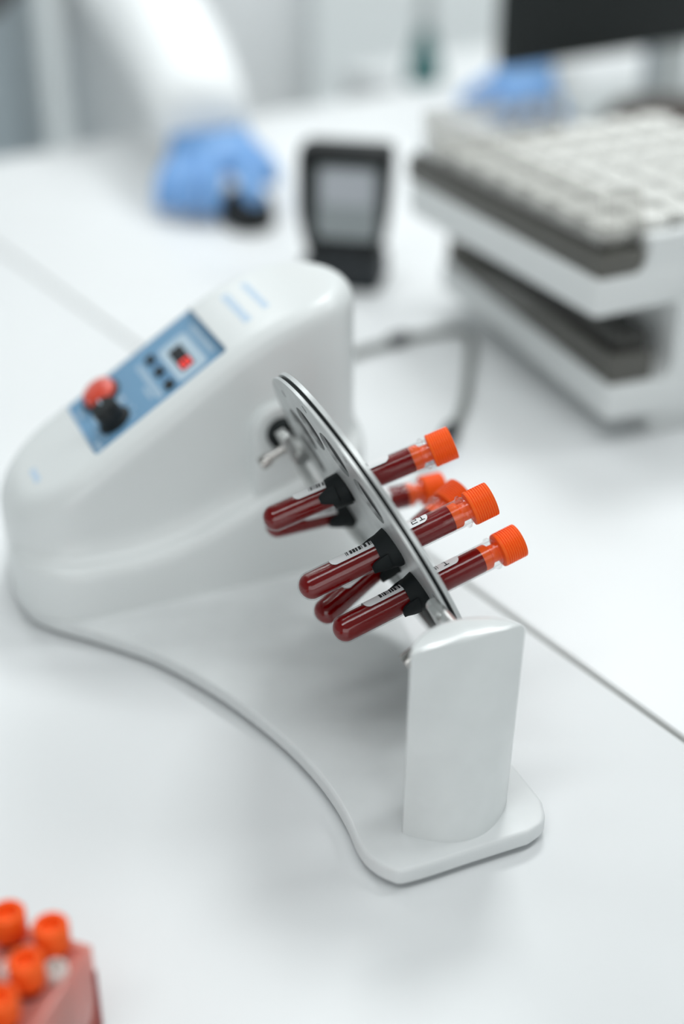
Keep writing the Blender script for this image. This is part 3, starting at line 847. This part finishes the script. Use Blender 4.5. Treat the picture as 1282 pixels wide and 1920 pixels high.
# right glove (on the mouse): palm, four fingers and thumb on one skinned surface
skin_obj('glove', [((-152, 1545, 76), 31), ((-142, 1500, 66), (38, 28)), ((-136, 1465, 56), (44, 26)),
    ((-112, 1442, 50), 15), ((-97, 1412, 46), 13), ((-88, 1378, 36), 11.5), ((-84, 1362, 30), 9.5),
    ((-133, 1438, 50), 15), ((-130, 1402, 42), 13.5), ((-132, 1384, 22), 12), ((-133, 1378, 11), 10),
    ((-152, 1440, 48), 15), ((-156, 1408, 40), 13.5), ((-157, 1390, 22), 12), ((-157, 1384, 11), 10),
    ((-168, 1450, 46), 14), ((-178, 1420, 36), 12), ((-180, 1402, 20), 11), ((-180, 1396, 10), 9.5),
    ((-106, 1480, 52), 17), ((-82, 1452, 44), 14), ((-70, 1425, 32), 12)],
    [(0, 1), (1, 2), (2, 3), (3, 4), (4, 5), (5, 6), (2, 7), (7, 8), (8, 9), (9, 10), (2, 11), (11, 12), (12, 13), (13, 14), (2, 15), (15, 16), (16, 17), (17, 18), (1, 19), (19, 20), (20, 21)], M['glove'], pers, root=2)
# left glove resting flat on the desk
skin_obj('glove', [((250, 1905, 50), 30), ((240, 1870, 40), (38, 24)), ((232, 1836, 32), (42, 22)),
    ((208, 1808, 26), 13), ((192, 1778, 18), 11.5), ((182, 1756, 11), 10),
    ((224, 1802, 25), 13), ((214, 1768, 18), 11.5), ((208, 1744, 11), 10),
    ((242, 1802, 24), 13), ((240, 1770, 17), 11.5), ((239, 1748, 11), 10),
    ((262, 1812, 24), 12), ((268, 1785, 16), 10.5), ((272, 1768, 10.5), 9.5),
    ((200, 1866, 30), 15), ((172, 1850, 20), 12.5), ((152, 1830, 12), 10.5)],
    [(0, 1), (1, 2), (2, 3), (3, 4), (4, 5), (2, 6), (6, 7), (7, 8), (2, 9), (9, 10), (10, 11), (2, 12), (12, 13), (13, 14), (1, 15), (15, 16), (16, 17)], M['glove'], pers, root=2)

# ------------------------------------------------------------------ far background
ct = empty('side_counter', (167, 2083, FZ), math.atan2(.563, .8265), 'white side counter beyond the end of the desks, carrying the teal bottle', 'counter')
box('counter_body', (5, 1095, 5, 295, 0, 650), M['rackwhite'], ct, bev=4)
box('counter_top', (0, 1100, 0, 300, 650, 680), M['table'], ct, bev=4)
bt = empty('spray_bottle', (127, 2242, FZ+680), 0, 'teal bottle with grey pump standing on the white side counter', 'bottle')
lathe('bottle_body', [(0, 0), (26, 0), (29, 4), (26, 26), (13, 72), (11, 84), (0, 84)], M['teal'], bt, None, 32)
lathe('pump', [(0, 84), (14, 84), (14, 102), (9, 106), (9, 190), (0, 190)], M['monstand'], bt, None, 24)
gc = empty('equipment_cabinet', (-600, 2120, FZ), 0, 'blue-grey cabinet at the left picture edge, topped by a black unit', 'cabinet')
box('cabinet_body', (-220, 105, -120, 300, 0, 800), M['greycab'], gc, bev=6)
box('door', (-210, 95, -124, -119, 20, 780), M['greycab'], gc, bev=2)
bx = tag(box('black_unit', (-200, 100, -110, 280, 0, 260), M['pouch'], None, bev=8, loc=(-600, 2120, FZ+800.2)), 'black equipment unit on the blue-grey cabinet at the left edge', 'equipment')

# ------------------------------------------------------------------ lights
def area(name, loc, sx, sy, power, rot=(0, 0, 0), col=(1, 1, 1)):
    l = bpy.data.lights.new(name, 'AREA'); l.shape = 'RECTANGLE'; l.size = sx; l.size_y = sy; l.energy = power; l.color = col
    o = bpy.data.objects.new(name, l); COL.objects.link(o); o.location = loc; o.rotation_euler = rot
    return o
COOL = (.965, 1.0, 1.0)
for x, y, p in ((.3, 2.05, 20), (1.5, 1.3, 12), (-1.2, 2.8, 12)):  # the rear left panel is an added fill for the background
    area('ceiling_panel_light', (x, y, 1.94), .6, .6, p, (0, 0, 0), COOL)
area('ceiling_linear_light', (-.2, .06, 1.93), 2.2, .5, 14, (0, 0, math.radians(29)), COOL)
area('coat_fill_light', (-.5, 1.25, 1.9), 1.2, .3, 15, (math.radians(58), 0, 0), COOL)  # added fill, tilted to brighten the front of the white coat
area('front_fill_light', (.2, -2.05, .75), 2.6, 1.5, 18, (math.radians(90), 0, 0), COOL)  # added fill behind the camera for the front faces, not a window
w = bpy.data.worlds.new('world'); scene.world = w; w.use_nodes = True
w.node_tree.nodes['Background'].inputs[0].default_value = (.9, .95, 1, 1)
w.node_tree.nodes['Background'].inputs[1].default_value = .3

# ------------------------------------------------------------------ camera
cd = bpy.data.cameras.new('camera'); cam = bpy.data.objects.new('camera', cd); COL.objects.link(cam)
cd.sensor_fit = 'VERTICAL'; cd.sensor_height = 36; cd.sensor_width = 24; cd.lens = 50.0
cam.location = (0, 0, .466); cam.rotation_euler = (math.radians(60), 0, 0)
cd.clip_start = .02; cd.clip_end = 20
cd.dof.use_dof = True; cd.dof.focus_distance = .676; cd.dof.aperture_fstop = 1.95
scene.camera = cam

scene.view_settings.view_transform = 'Standard'; scene.view_settings.look = 'None'
scene.view_settings.exposure = 0.15; scene.view_settings.gamma = 1
scene.view_settings.use_curve_mapping = False
cy = scene.cycles
cy.max_bounces = 12; cy.transparent_max_bounces = 24; cy.diffuse_bounces = 5; cy.glossy_bounces = 4
cy.use_denoising = True
cy.sample_clamp_indirect = 6
